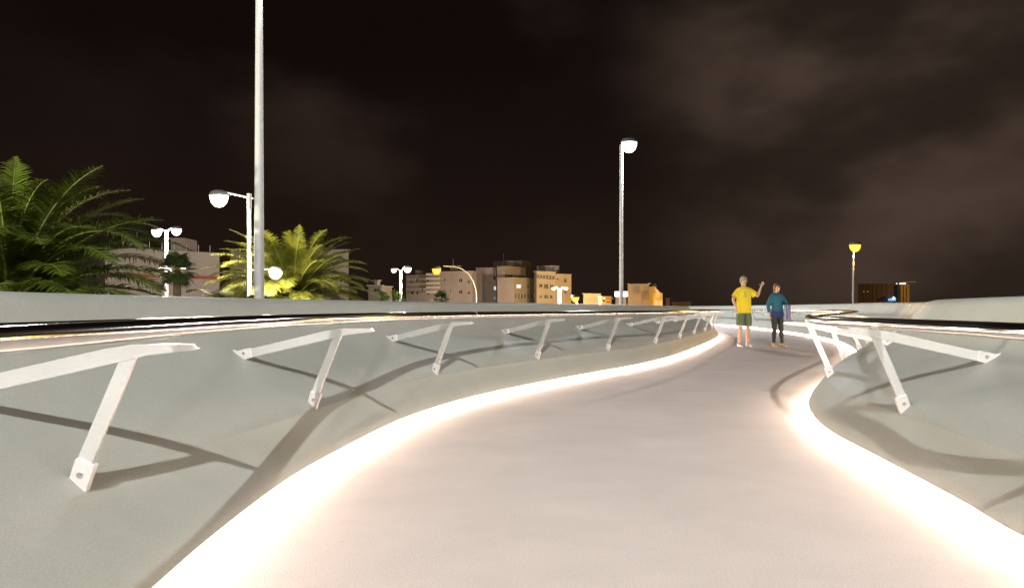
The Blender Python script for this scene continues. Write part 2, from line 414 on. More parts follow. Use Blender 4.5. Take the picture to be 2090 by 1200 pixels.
def rail(cur, nrm, side, i0, i1, spots, label):
    org = cur[nearest(cur, Vector((0, 6, 0)))]
    root = empty('handrail', (org.x, org.y, 0), 0, label, 'handrail', 'handrails of the footbridge')
    off = Vector(root.location)
    pts = []
    for i in range(i0, i1):
        p = cur[i]+nrm[i]*0.0-off; pts.append(Vector((p.x, p.y, RH-(.025*(1-sm(cur[i].y, 6, 14)) if side > 0 else 0))))
    t = MB(); t.tube(pts, RR, 24); t.build('rail_tube', M['steel'], root, smooth=True, angle=60)
    for i in range(i0+20, i1-6, 38):
        p = pts[i-i0]; q = pts[i-i0+1]; d = (q-p).normalized()*0.0035
        s = MB(); s.tube([p-d, p+d], RR+.0008, 24); s.build('rail_joint', M['plate'], root, smooth=True, angle=60)
    proto = None
    for sp_ in spots:
        i = nearest(cur, Vector((sp_[0], sp_[1], 0)))
        n = nrm[i]; ang = math.atan2(n.y, n.x)
        loc = cur[i]-off
        if proto is None:
            arm, post, fp, ap, b1, b2 = bracket_parts()
            brk = MB(); brk.v = arm.v; brk.f = arm.f; brk.m = arm.m
            brk.add(post.v, post.f)
            br = brk.build('bracket', M['brushed'], root, bevel=0.0015)
            subs = [fp.build('wall_plate', M['plate'], br, bevel=0.002), ap.build('wall_plate', M['plate'], br, bevel=0.002), b1.build('bolt', M['bolt'], br, smooth=True), b2.build('bolt', M['bolt'], br, smooth=True)]
            proto = (br, subs)
        else:
            br = proto[0].copy(); COL.objects.link(br); br.parent = root
            for s_ in proto[1]:
                c = s_.copy(); COL.objects.link(c); c.parent = br
        nf = NEARFLARE*(1-sm(cur[i].y, 2.4, 4.2)) if side < 0 else 0
        loc = loc+n*nf; br.location = (loc.x, loc.y, -DROP); br.rotation_euler = (0, 0, ang)
    return root
def pyspots(feet):
    return [((px-CX)/F*(822/(py-630)), 822/(py-630)) for px, py in feet]
lsp = [(-2.0, -8), (-1.5, -4.2), (-1.1, -2.0), (-1.1, 0.2)] + pyspots([(152, 985), (622, 820)]) + [(-.47, 6.45), (.45, 8.55), (1.53, 10.2)] + pyspots([(1333, 696), (1387, 686), (1418, 679), (1435, 673)]) + [(6.4, 21.5), (7.3, 24), (8.1, 26.6), (8.6, 29.5), (8.9, 32.5), (9, 36)]
rsp = [(1.4, -8), (2.0, -4.2), (2.2, -2.0), (2.1, 0), (2.2, 2.0)] + [(2.40, 4.11), (3.07, 6.17), (4.12, 8.06)] + [(5.2, 10.0), (6.6, 12.2), (7.9, 14.6), (8.8, 17.2), (9.7, 20), (10.4, 22.8), (10.9, 25.8), (11.3, 29), (11.5, 32.5), (11.6, 36), (11.4, 40)]
railL = rail(curL, nL, -1, 12, len(curL)-60, lsp, 'polished steel handrail on flat angled brackets along the left parapet')
railR = rail(curR, nR, 1, 12, len(curR)-60, rsp, 'polished steel handrail looping round the inside bend of the right parapet')

# ------------------------------------------------------------------ lamps
def light(name, loc, col, w, rad=0.12, parent=None):
    l = bpy.data.lights.new(name, 'POINT'); l.energy = w; l.color = col; l.shadow_soft_size = rad
    o = bpy.data.objects.new(name, l); COL.objects.link(o); o.location = loc
    if parent: o.parent = parent
    return o
WHITE = (0.93, 1.0, 0.95); WARM = (1.0, 0.86, 0.64); SOD = (1.0, 0.50, 0.09)
def pole(root, h, r0, r1, m=None):
    mb = MB(); mb.tube([(0, 0, 0.3), (0, 0, h*.35), (0, 0, h*.7), (0, 0, h)], [r0, r0*.65+r1*.35, r0*.3+r1*.7, r1], 20)
    mb.build('pole', m or M['pole'], root, smooth=True)
    mb = MB(); mb.box((0, 0, .015), (.5, .5, .03)); mb.lathe((0, 0, 0), [(r0*1.5, .03), (r0*1.4, .25), (r0*1.02, .34)], 20); mb.build('base', M['galv'], root, smooth=True)
def head(root, loc, rad, gm, sx=1.0, sy=0.8, tilt=0, depth=1.25):
    """lamp head: a shallow housing over a bowl of glass"""
    m_ = Matrix.Rotation(tilt, 3, 'Y')
    h = MB(); h.lathe(loc, [(rad*.45, rad*.62), (rad*.85, rad*.45), (rad*1.06, rad*.12), (rad*1.06, rad*.02), (rad*.98, 0)], 24, sx, sy, mtx=m_)
    ho = h.build('lamp_head', M['headm'], root, smooth=True)
    g = MB(); g.lathe(loc, [(rad*.97, -.002), (rad*.95, -rad*.25*depth), (rad*.8, -rad*.62*depth), (rad*.45, -rad*.92*depth), (rad*.1, -rad*depth)], 24, sx, sy, mtx=m_)
    g.build('lamp_glass', gm, ho, smooth=True)
    return ho
LP = 'street lamps beyond the parapet'
# 1 tall white lamp, ahead
def lamp_post(label, px, pytop, d, r0, r1, heads, group=LP, m=None):
    """heads: (pixel x, pixel y, radius m, glass, colour, watts)"""
    top = P(px, pytop, d); root = empty('street_lamp', (top.x, d, GZ), 0, label, 'street lamp', group)
    H = top.z-GZ; pole(root, H, r0, r1, m)
    for (hx, hy, rad, gm, col, w) in heads:
        q = P(hx, hy, d)-Vector((top.x, d, GZ))
        arm = MB(); arm.tube([(0, 0, min(H-.08, q.z+rad*.2)), (q.x*.5, 0, q.z+rad*.35), (q.x, 0, q.z+rad*.45)], [.03, .028, .025], 10); arm.build('arm', m or M['pole'], root, smooth=True)
        head(root, (q.x, 0, q.z), rad, gm)
        if w: light('lamp_light', (q.x, -0.03, q.z-rad*1.25-.2), col, w, .12, root)
    return root
lamp_post('tall white pole with the brightest lamp, before two floodlights', 1268, 296, 36, .13, .085, [(1284, 292, .42, M['white_lamp'], (0.90, 0.96, 1.0), 4200)])
# 2 tall bare mast near left: its assumed lamps are above the frame
top = P(529, -190, 13)
root = empty('street_lamp', (top.x, 13, GZ), 0, 'thick pale mast rising out of the picture', 'street lamp', LP)
pole(root, top.z-GZ, .13, .055)
mb = MB(); mb.tube([(-.5, 0, top.z-GZ-.1), (.5, 0, top.z-GZ-.1)], .04, 10); mb.build('arm', M['pole'], root, smooth=True)
head(root, (-.75, 0, top.z-GZ-.15), .32, M['white_lamp']); head(root, (.75, 0, top.z-GZ-.15), .32, M['white_lamp'])
light('lamp_light', (.6, -.1, top.z-GZ-.85), WHITE, 120, .15, root)
# 3 single lamp with a lower floodlight
d = 20; top = P(509, 397, d)
root = empty('street_lamp', (top.x, d, GZ), 0, 'pale pole just left of the thick mast, round warm lamp on its arm', 'street lamp', LP)
H = top.z-GZ; pole(root, H, .085, .05)
mb = MB(); mb.tube([(0, 0, H-.42), (0, 0, H+.02)], .062, 16); mb.build('sleeve', M['galv'], root, smooth=True)
q = P(447, 400, d)-Vector((top.x, d, GZ))
mb = MB(); mb.tube([(.12, 0, H-.12), (q.x+.2, 0, q.z+.1)], .028, 10); mb.build('arm', M['pole'], root, smooth=True)
head(root, tuple(q), .27, M['warm_lamp']); light('lamp_light', (q.x, -.05, q.z-.55), WARM, 900, .15, root)
q = P(563, 553, d)-Vector((top.x, d, GZ))
mb = MB(); mb.tube([(0, 0, q.z+.03), (q.x-.15, 0, q.z+.05)], .022, 10); mb.build('arm', M['galv'], root, smooth=True)
head(root, tuple(q), .2, M['warm_lamp'], tilt=R(8)); light('lamp_light', (q.x+.1, -.8, q.z-.40), WARM, 600, .12, root)
lamp_post('twin headed lamp with two warm globes beside the fan palm', 340, 470, 36, .10, .065, [(320, 471, .27, M['warm_lamp'], (1, .88, .74), 9500), (360, 468, .27, M['warm_lamp'], (1, .88, .74), 9500)])
lamp_post('twin headed white lamp above the brightly lit shrub', 818, 553, 66, .15, .10, [(804, 550, .27, M['warm_lamp'], WARM, 2500), (832, 547, .38, M['warm_lamp'], WARM, 5000)])
lamp_post('small distant twin headed lamp in front of the ochre flats', 1142, 591, 128, .26, .24, [(1130, 587, .40, M['warm_lamp'], (1, .86, .70), 13000), (1155, 587, .40, M['warm_lamp'], (1, .86, .70), 13000)])
# sodium lamp on a swan neck
d = 135; q0 = P(972, 600, d)
root = empty('street_lamp', (q0.x, d, GZ), 0, 'orange lamp on a long curved swan neck pole', 'street lamp', LP)
mb = MB(); mb.tube([(P(x, y, d)-Vector((q0.x, d, GZ))) for x, y in ((972, 640), (972, 600), (970, 588), (965, 573), (956, 559), (943, 549), (928, 544), (905, 543))], [.15, .13, .12, .12, .11, .10, .09, .09], 10)
mb.tube([(0, 0, .02), (0, 0, 6.2)], [.2, .15], 12); mb.build('pole', M['pole'], root, smooth=True)
q = P(891, 549, d)-Vector((q0.x, d, GZ)); head(root, tuple(q), .9, M['sodium_core']); light('lamp_light', (q.x, .5, q.z-1.4), SOD, 2500, .2, root)
lamp_post('low orange lamp just above the parapet rim by the ochre flats', 1178, 622, 125, .12, .09, [(1174, 607, .72, M['sodium_core'], SOD, 20000)])
lamp_post('orange sodium lamp on a slim pole right of the two people', 1741, 497, 60, .085, .06, [(1745, 500, .50, M['sodium_core'], SOD, 6000)], m=M['pole'])
# two lamps added below the parapet rim, unseen, to brighten the gable and flats
for px, d, col, w, gm, lb in ((1362, 134, SOD, 5200, M['sodium_core'], 'added unseen orange street lamp lighting the yellow gable from in front'), (925, 142, (1, .80, .62), 6500, M['warm_lamp'], 'added unseen street lamp in the road, lighting the wide pale flats')):
    q0 = P(px, 640, d); root = empty('street_lamp', (q0.x, d, GZ), 0, lb, 'street lamp', LP); pole(root, 5.5, .1, .07)
    head(root, (0, 0, 5.55), .28, gm); light('lamp_light', (0, .2, 5.05), col, w, .2, root)
# pair of floodlights low behind the tall pole
d = 140; q0 = P(1267, 603, d)
root = empty('floodlight_mast', (q0.x, d, GZ), 0, 'two square white floodlights low behind the tallest lamp pole', 'floodlight')
mb = MB(); mb.tube([(0, 0, 0), (0, 0, q0.z-GZ)], .14, 12); mb.tube([(-1.0, 0, q0.z-GZ), (1.0, 0, q0.z-GZ)], .08, 10); mb.build('pole', M['galv'], root, smooth=True)
for hx in (1259, 1276):
    q = P(hx, 600, d)-Vector((q0.x, d, GZ)); w_ = .45 if hx < 1265 else .6
    mb = MB(); mb.box((q.x, .12, q.z), (w_*1.9, .2, 1.1)); ho = mb.build('lamp_head', M['headm'], root, bevel=.05)
    mb = MB(); mb.box((q.x, -.01, q.z), (w_*1.7, .04, .95)); mb.build('lamp_glass', M['white_lamp'], ho, bevel=.01)
light('lamp_light', (0, -.6, q0.z-GZ), (.8, .85, 1), 1500, .3, root)

# assumed lamp lighting the deck from behind the viewpoint, placed from the shadow directions
root = empty('street_lamp', (3.4, -10, GZ), 0, 'assumed unseen tall white lamp post outside the right parapet', 'street lamp', LP)
H = 16.0; pole(root, H, .13, .06)
mb = MB(); mb.tube([(0, 0, H-.1), (-2.0, 0, H+.1), (-3.6, 0, H)], .035, 10); mb.build('arm', M['pole'], root, smooth=True)
head(root, (-3.8, 0, H-.1), .32, M['white_lamp']); light('lamp_light', (-3.8, 0, H-.65), (1.0, 0.985, 0.92), 11500, .08, root)
# added unseen lantern left of the big palm, there to light its fronds
root = empty('street_lamp', (-16, 4.5, GZ), 0, 'added unseen lantern post lighting the big date palm from the left', 'street lamp', LP)
pole(root, 8.3, .1, .06); mb = MB(); mb.tube([(0, 0, 8.2), (.4, 0, 8.4), (.9, 0, 8.4)], .03, 10); mb.build('arm', M['pole'], root, smooth=True)
head(root, (1.1, 0, 8.3), .25, M['warm_lamp']); light('lamp_light', (1.1, 0, 7.85), (1, .93, .62), 5200, .12, root)

# ------------------------------------------------------------------ buildings
def face_with_openings(mb, O, U, Wd, Z0, Z1, rects, depth=0.35, nrm=None, mi=0):
    """rectangular wall face with real recesses. O origin (xy), U unit direction, rects (u0,u1,z0,z1)"""
    us = sorted(set([0, Wd]+[r_[0] for r_ in rects]+[r_[1] for r_ in rects])); zs = sorted(set([Z0, Z1]+[r_[2] for r_ in rects]+[r_[3] for r_ in rects]))
    us = [u for u in us if 0 <= u <= Wd]; zs = [z for z in zs if Z0 <= z <= Z1]
    inn = -nrm*depth
    def pt(u, z, k=0):
        p = O+U*u+inn*k; return (p.x, p.y, z)
    for i in range(len(us)-1):
        for j in range(len(zs)-1):
            um = (us[i]+us[i+1])/2; zm = (zs[j]+zs[j+1])/2
            if any(r_[0] < um < r_[1] and r_[2] < zm < r_[3] for r_ in rects): continue
            mb.add([pt(us[i], zs[j]), pt(us[i+1], zs[j]), pt(us[i+1], zs[j+1]), pt(us[i], zs[j+1])], [(0, 1, 2, 3)], mi)
    for (u0, u1, z0, z1) in rects:
        c = [(u0, z0), (u1, z0), (u1, z1), (u0, z1)]
        for k in range(4):
            a, b = c[k], c[(k+1) % 4]
            mb.add([pt(*a), pt(*b), pt(*b, 1), pt(*a, 1)], [(0, 1, 2, 3)], mi)
def window(root, O, U, nrm, u0, u1, z0, z1, glass, panes=2, depth=.35, fr=.09):
    f = MB(); inn = -nrm*(depth-.06)
    def bar(ua, ub, za, zb, t=.05):
        c = O+U*((ua+ub)/2)+inn; m_ = Matrix(((U.x, nrm.x, 0), (U.y, nrm.y, 0), (0, 0, 1)))
        f.box((c.x, c.y, (za+zb)/2), (ub-ua, t, zb-za), m_)
    bar(u0, u1, z0, z0+fr); bar(u0, u1, z1-fr, z1); bar(u0, u0+fr, z0+fr, z1-fr); bar(u1-fr, u1, z0+fr, z1-fr)
    for k in range(1, panes):
        u = u0+(u1-u0)*k/panes; bar(u-fr/2, u+fr/2, z0+fr, z1-fr)
    fo = f.build('window', M['frame'], root)
    g = MB(); i2 = -nrm*(depth-.02)
    def pt(u, z): p = O+U*u+i2; return (p.x, p.y, z)
    g.add([pt(u0, z0), pt(u1, z0), pt(u1, z1), pt(u0, z1)], [(0, 1, 2, 3)]); g.build('pane', glass, fo)
    s = MB(); c = O+U*((u0+u1)/2)+nrm*.06; m_ = Matrix(((U.x, nrm.x, 0), (U.y, nrm.y, 0), (0, 0, 1)))
    s.box((c.x, c.y, z0-.06), (u1-u0+.3, .16, .1), m_); s.build('sill', M['frame'], fo)
def block(root, xl, xc, xr, ytop, d, wm, wl=(), wr=(), ybot=None, ang=40, parapet=True, wm2=None, name='wall'):
    """block with its near corner on pixel column xc at distance d; left face to xl, right face to xr; windows in pixels (x0,x1,y0,y1,glass,panes)"""
    C = Vector(((xc-CX)/F*d, d, 0)); ca, sa = math.cos(R(ang)), math.sin(R(ang))
    UL = Vector((-ca, sa, 0)); UR = Vector((sa, ca, 0))     # the two faces run back from the corner at right angles
    kl = (xl-CX)/F; kr = (xr-CX)/F
    tl = (C.x-kl*C.y)/(ca+kl*sa); tr = (kr*C.y-C.x)/(sa-kr*ca)
    zt = EYE-(ytop-HY)/F*d; zb = GZ if ybot is None else EYE-(ybot-HY)/F*d
    nLf = Vector((-sa, -ca, 0)); nRf = Vector((ca, -sa, 0))
    def conv(w, U):
        k0, k1 = (w[0]-CX)/F, (w[1]-CX)/F
        u = sorted([(k*C.y-C.x)/(U.x-k*U.y) for k in (k0, k1)])
        dist = C.y+U.y*(u[0]+u[1])/2
        return (u[0], u[1], EYE-(w[3]-HY)/F*dist, EYE-(w[2]-HY)/F*dist)
    mb = MB(); rl = [conv(w, UL) for w in wl]; rr = [conv(w, UR) for w in wr]
    face_with_openings(mb, C, UL, tl, zb, zt, rl, nrm=nLf, mi=0)
    face_with_openings(mb, C, UR, tr, zb, zt, rr, nrm=nRf, mi=1)
    A = C+UL*tl; B = C+UR*tr; D_ = A+UR*tr
    def v(p, z): return (p.x, p.y, z)
    mb.add([v(A, zb), v(D_, zb), v(D_, zt), v(A, zt), v(B, zb), v(B, zt), v(C, zt)], [(0, 1, 2, 3), (1, 4, 5, 2), (3, 2, 5, 6)], 0)
    mb.build(name, [wm, wm2 or wm], root)
    if parapet:
        t = MB(); hh = .12; e = .12
        for (a, b, n) in ((C, A, nLf), (C, B, nRf)):
            c = (a+b)/2+n*(e*.5); U = (b-a).normalized(); m_ = Matrix(((U.x, n.x, 0), (U.y, n.y, 0), (0, 0, 1)))
            t.box((c.x, c.y, zt+hh/2+.003), ((b-a).length, .45, hh), m_)
        t.build('coping', M['frame'], root)
    for (w, r_) in zip(wl, rl): window(root, C, UL, nLf, *r_, w[4], w[5])
    for (w, r_) in zip(wr, rr): window(root, C, UR, nRf, *r_, w[4], w[5])
    return C, UL, UR, nLf, nRf, tl, tr, zt
GL = M['glass']
def bld(name, x, d, label): return empty(name, (0, 0, 0), 0, label, 'building')

# long plain building with the red band
rt = bld('warehouse', 300, 80, 'long plain pinkish building with a thin red band behind the fan palm')
A0 = P(215, 503, 72); A1 = P(448, 517, 80)
def plainwall(rt, A, B, z1a, z1b, dep, m, name='wall'):
    U = (B-A); U.z = 0; n = Vector((-U.y, U.x, 0)).normalized()
    if n.y < 0: n = -n
    mb = MB(); q = [A, B, B+n*dep, A+n*dep]; zz = [z1a, z1b, z1b, z1a]
    vs = [(p.x, p.y, GZ) for p in q]+[(p.x, p.y, z) for p, z in zip(q, zz)]
    mb.add(vs, [(0, 1, 5, 4), (1, 2, 6, 5), (2, 3, 7, 6), (3, 0, 4, 7), (4, 5, 6, 7)]); return mb.build(name, m, rt), U.normalized(), n
hA = A0.z*.5+A1.z*.5
w_, U_, n_ = plainwall(rt, A0, A1, hA, hA, 25, M['pink'])
def bandon(rt, A, B, n, z, h, t, m, name):
    c = (A+B)/2-n*(t/2+.002); U = (B-A); U.z = 0; L_ = U.length; U.normalize()
    mb = MB(); mb.box((c.x, c.y, z), (L_, t, h), Matrix(((U.x, n.x, 0), (U.y, n.y, 0), (0, 0, 1)))); return mb.build(name, m, rt)
zb = EYE+(HY-569)/F*80
bandon(rt, A0, A1, n_, zb+.1, .36, .08, M['redband'], 'red_band')
bandon(rt, A0, A1, n_, EYE+(HY-536)/F*80, .05, .03, M['grey_render'], 'joint_trim')
for k in range(1, 7):
    c = A0.lerp(A1, k/7)-n_*.008; mb = MB(); mb.box((c.x, c.y, (GZ+zb)/2), (.05, .02, zb-GZ-.3)); mb.build('joint', M['grey_render'], rt)
c = P(376, 500, 82); mb = MB(); mb.box((c.x, c.y, hA+.85), (1.7, 3, 1.7)); mb.box((c.x-.2, c.y, hA+1.75), (1.9, 3.2, .12)); mb.build('stair_house', M['pink'], rt)
c = P(280, 480, 78); mb = MB(); mb.box((c.x, c.y, hA+.45), (1.6, 1.4, .9)); mb.tube([(c.x, c.y, hA), (c.x, c.y, hA+2.2)], .03, 6); mb.build('roof_unit', M['grey_render'], rt)
for k in range(9):
    c = A0.lerp(A1, (k+.5)/9)+n_*1.2; mb = MB(); mb.tube([(c.x, c.y, hA), (c.x, c.y, hA+.9)], .03, 6); mb.build('railing_post', M['galv'], rt)
# wing seen behind the second palm
rt = bld('warehouse', 600, 95, 'pinkish flat roofed building showing above the second palm')
block(rt, 470, 711, 711.4, 511, 92, M['pink'], ang=12)
c = P(655, 506, 98); mb = MB(); mb.box((c.x, c.y, EYE+(HY-511)/F*92+.25), (3.4, 3, .5)); mb.build('roof_unit', M['pink'], rt)

# small house left of the shrub
rt = bld('house', 770, 100, 'small flat roofed house with a dark window left of the bright shrub')
block(rt, 752, 778, 800, 585, 105, M['grey_render'], wl=[(761, 773, 588, 596, GL, 2)], wr=[(784, 790, 597, 605, GL, 1)], ang=25)
block(rt, 764, 770, 776, 573, 110, M['grey_render'], ang=25, name='roof_room')
mb = MB(); c = P(766, 583, 104.5); mb.box((c.x, c.y, c.z), (2.4, 1.8, .16)); mb.build('canopy', M['frame'], rt)

# pale flats
rt = bld('apartment_building', 900, 170, 'wide pale block of flats with scattered small windows behind the curved sodium lamp')
wl = [(935.5, 943, 568.5, 576, GL, 2), (953, 959, 572, 578, GL, 2), (935.5, 943, 592, 599.5, GL, 2), (953, 959, 595, 601, GL, 2), (916.5, 919.5, 589.5, 598, GL, 1), (903.5, 908.5, 591, 597, GL, 2),
      (935.5, 943, 616, 622, GL, 2), (903.5, 908.5, 568, 574, GL, 2)]
block(rt, 887, 964, 973, 554, 165, M['grey_render'], wl=wl, ang=20)
wl = [(848, 853.5, 568, 576, GL, 2), (848, 853.5, 593, 601, GL, 2), (859, 863, 589, 595, GL, 1), (869, 875, 570, 577, GL, 2), (869, 875, 595, 602, GL, 2), (838, 843, 594, 601, GL, 1), (836, 840, 572, 578, GL, 1), (878, 882, 583, 590, GL, 1)]
block(rt, 829, 886.5, 888, 562, 168, M['grey_render'], wl=wl, ang=20)
block(rt, 919, 937, 941, 543, 170, M['grey_render'], ang=20, name='roof_room')
block(rt, 848, 862, 866, 553, 175, M['grey_render'], ang=20, name='roof_room')
mb = MB(); c = P(925, 543, 170); mb.tube([(c.x, c.y, c.z), (c.x, c.y, c.z+1.8)], .05, 6); mb.build('aerial', M['galv'], rt)
mb = MB()
for k in range(5): c = P(884, 560+k*9, 163.5); mb.box((c.x, c.y, c.z), (3.4, .5, .5))
mb.build('balcony_rail', M['frame'], rt)

# stepped flats, left part; sodium light painted in as ochre right faces
rt = bld('apartment_building', 1030, 165, 'stepped flats with sodium-tinted right faces and one bright bluish lit window')
wl = [(1006.5, 1011.5, 563, 571, GL, 1), (1006.8, 1012.2, 584, 592.5, M['litcyan'], 2), (1006.8, 1011, 605.5, 611, M['litblue'], 1)]
block(rt, 971.5, 1013, 1014.5, 547, 178, M['pink'], wl=wl, ang=18)
block(rt, 1014.7, 1033, 1074, 544, 172, M['pink'], wr=[(1037, 1048, 560.5, 564.5, GL, 2), (1059, 1073, 562, 565.5, GL, 3)], ang=38, wm2=M['ochre'])
wr = [(1054.5, 1065, 580, 588.7, M['litwin'], 2), (1076.5, 1082, 582.5, 588.5, GL, 2)] + [(1051+k*6.4, 1056.4+k*6.4, 599.3, 609.5, GL, 3) for k in range(6)]
block(rt, 1015, 1049, 1090, 567, 164, M['pink'], wr=wr, ang=38, wm2=M['ochre'])
block(rt, 1007, 1066, 1084, 532.5, 188, M['grey_render'], wr=[(1076, 1078.5, 533.5, 536.5, GL, 1), (1069, 1073, 541, 545, GL, 1)], ang=25, wm2=M['ochre'], name='roof_room')
mb = MB(); c = P(1028, 534, 186); mb.tube([(c.x, c.y, c.z-1), (c.x, c.y, c.z+2.2)], .05, 6); mb.build('aerial', M['galv'], rt)

# ochre flats, right part
rt = bld('apartment_building', 1130, 160, 'ochre flats with a glazed gallery along the top storey behind the low sodium lamp')
wr = [(1096+k*6.3, 1101.3+k*6.3, 559.5+k*.55, 568+k*.55, GL, 2) for k in range(6)]
wr += [(1101, 1108, 579, 587, GL, 2), (1111, 1120, 579.5, 590, GL, 3), (1101.5, 1107, 602, 609, GL, 2), (1111, 1119.5, 601, 610, GL, 3), (1123, 1129, 602, 610, GL, 2), (1123, 1130, 581, 589, GL, 2)]
block(rt, 1090.5, 1095.3, 1134.5, 554.5, 158, M['brown'], wr=wr, ang=62, wm2=M['ochre'])
block(rt, 1130, 1134.7, 1166, 560, 160, M['ochre'], wr=[(1137, 1140.5, 567, 572, GL, 1), (1151.5, 1158, 568, 577, GL, 2), (1152, 1158, 592, 600, GL, 2)], ang=62)
block(rt, 1112, 1128, 1141, 543, 168, M['grey_render'], wr=[(1130, 1138.5, 547.5, 552, M['litblue'], 3)], ang=40, wm2=M['pink'], name='roof_room')
mb = MB()
for k in range(4): c = P(1099+k*5, 540+(k % 2)*2, 172); mb.box((c.x, c.y, EYE+(HY-554)/F*172+.6), (.9, .9, 1.6))
mb.build('roof_tank', M['grey_render'], rt)
# low houses
rt = bld('house', 1210, 130, 'low ochre house with a row of three windows right of the low sodium lamp')
block(rt, 1190.4, 1191, 1226, 600, 148, M['ochre'], wr=[(1202+k*5.8, 1206.8+k*5.8, 607.5, 615, GL, 1) for k in range(3)], ang=70)
rt = bld('house', 1238, 130, 'tiny ochre house with a bright canopy left of the tallest pole')
block(rt, 1222, 1227, 1248, 606, 128, M['ochre'], wr=[(1231, 1235, 611, 616, GL, 1)], ang=70)
mb = MB(); c = P(1242, 609, 124.5); mb.box((c.x, c.y, c.z), (1.6, 1.5, .18)); mb.build('canopy', M['yellow'], rt)
rt = bld('house', 1262, 160, 'dim greyish house between the floodlights and the yellow gable')
block(rt, 1256, 1278, 1281, 606, 158, M['grey_render'], ang=20)
# block with lamplight painted into its gable and shade into its left face
rt = bld('gable_building', 1316, 150, 'ochre building with a gable wall coloured bright as lamplit and ragged stepped roofline')
block(rt, 1281, 1323.5, 1324.5, 580, 150, M['shaded_ochre'], wl=[(1292, 1295, 601.5, 608, GL, 1), (1312.5, 1316, 597, 601.5, GL, 1), (1304, 1306, 601, 604, GL, 1)], ang=8)
prof = [(1323.5, 584.5), (1332, 585), (1333, 583.5), (1335, 584.5), (1338.5, 586), (1340, 590), (1343, 592), (1345, 595), (1348, 597.5), (1352, 598.2)]
d = 149.8; mb = MB(); f_ = [P(x, y, d) for x, y in prof]+[Vector((P(1352, 600, d).x, d, GZ)), Vector((P(1323.5, 600, d).x, d, GZ))]
n = len(f_); off = Vector((2.0, 12, 0))
mb.add([tuple(p) for p in f_]+[tuple(p+off) for p in f_], [tuple(range(n)), tuple(range(2*n-1, n-1, -1))]+[(i, (i+1) % n, n+(i+1) % n, n+i) for i in range(n)])
mb.build('gable_wall', M['yellow'], rt)
mb = MB(); c = P(1330, 583, 152); mb.box((c.x+.2, c.y, c.z+.1), (1.2, 1, .5)); c = P(1336, 586, 152); mb.lathe((c.x, c.y, c.z-.3), [(.5, 0), (.5, .7), (.3, .85)], 10); mb.build('roof_tank', M['grey_render'], rt)
rt = bld('house', 1364, 170, 'tiny pinkish house beside the yellow gable')
block(rt, 1359, 1367, 1369, 609, 170, M['pink'], ang=20)
rt = bld('house', 1390, 180, 'very low brown building at the end of the left parapet')
block(rt, 1371, 1374, 1410, 617, 170, M['ochre'], ang=70)

# dark tower far right
rt = bld('tower_block', 1800, 260, 'dark distant tower block with a lit end pier and a small blue screen')
d = 260
tb = block(rt, 1752, 1829, 1830, 579, d, M['brown'], ang=6, wl=[(1756.5+k*9.2, 1761.5+k*9.2, 583+j*9.5, 588+j*9.5, GL, 2) for k in range(8) for j in range(4)])
mb = MB()
for k in range(9):
    c = tb[0]+tb[1]*(tb[5]*(k+.02)/8.1)+tb[3]*.25; mb.box((c.x, c.y, (GZ+tb[7])/2), (.45, .45, tb[7]-GZ))
mb.build('rib', M['brown'], rt)
x0 = P(1830, 0, d).x; x1 = P(1849.5, 0, d).x; zt = P(0, 581, d).z
mb = MB()
for k in range(3): mb.box((x0+(k+.5)*(x1-x0)/3, d-.8, (GZ+zt)/2), ((x1-x0)/3-.35, 3, zt-GZ))
mb.box(((x0+x1)/2, d+1.2, (GZ+zt)/2), (x1-x0-.1, 3.4, zt-GZ-.01)); mb.build('pier', M['ochre'], rt)
mb = MB(); mb.box(((x0+x1)/2+.55, d-1, zt+.85), (x1-x0+1.5, 6, .3)); mb.build('roof_slab', M['ochre'], rt)
mb = MB(); mb.box(((x0+x1)/2-.5, d-1.6, zt+.35), (2.1, .6, .45)); mb.box((x0-.9, d-1.6, zt+.35), (.35, .3, .35)); mb.build('roof_lights', M['litwhite'], rt)
s0 = [(1813.5, 614), (1828.5, 613.8), (1828.5, 609), (1824, 604.5), (1821, 608), (1813.5, 610)]
mb = MB(); q = [P(x, y, d-2.5) for x, y in s0]; n = len(q); mb.add([tuple(p) for p in q]+[tuple(p+Vector((0, .3, 0))) for p in q], [tuple(range(n)), tuple(range(2*n-1, n-1, -1))]+[(i, (i+1) % n, n+(i+1) % n, n+i) for i in range(n)])
so = mb.build('lit_screen', M['litblue2'], rt)
mb = MB(); q = [P(x, y, d-2.52) for x, y in ((1821, 611.5), (1826, 611), (1827, 608), (1824, 605.2), (1821.5, 608.5))]; mb.add([tuple(p) for p in q], [tuple(range(5))]); mb.build('screen_picture', M['litwhite'], so)
mb = MB()
for x in (1763, 1771): c = P(x, 595, d-2.5); mb.box(tuple(c), (.4, .1, .35))
mb.build('lit_panes', M['warm_lamp'] if False else emat('dim_pane', (1, .7, .5), .25), rt)
light('lamp_light', ((x0+x1)/2+14, d-22, 4), SOD, 9000, .3, rt)  # assumed light on the end pier, no lamp is built for it

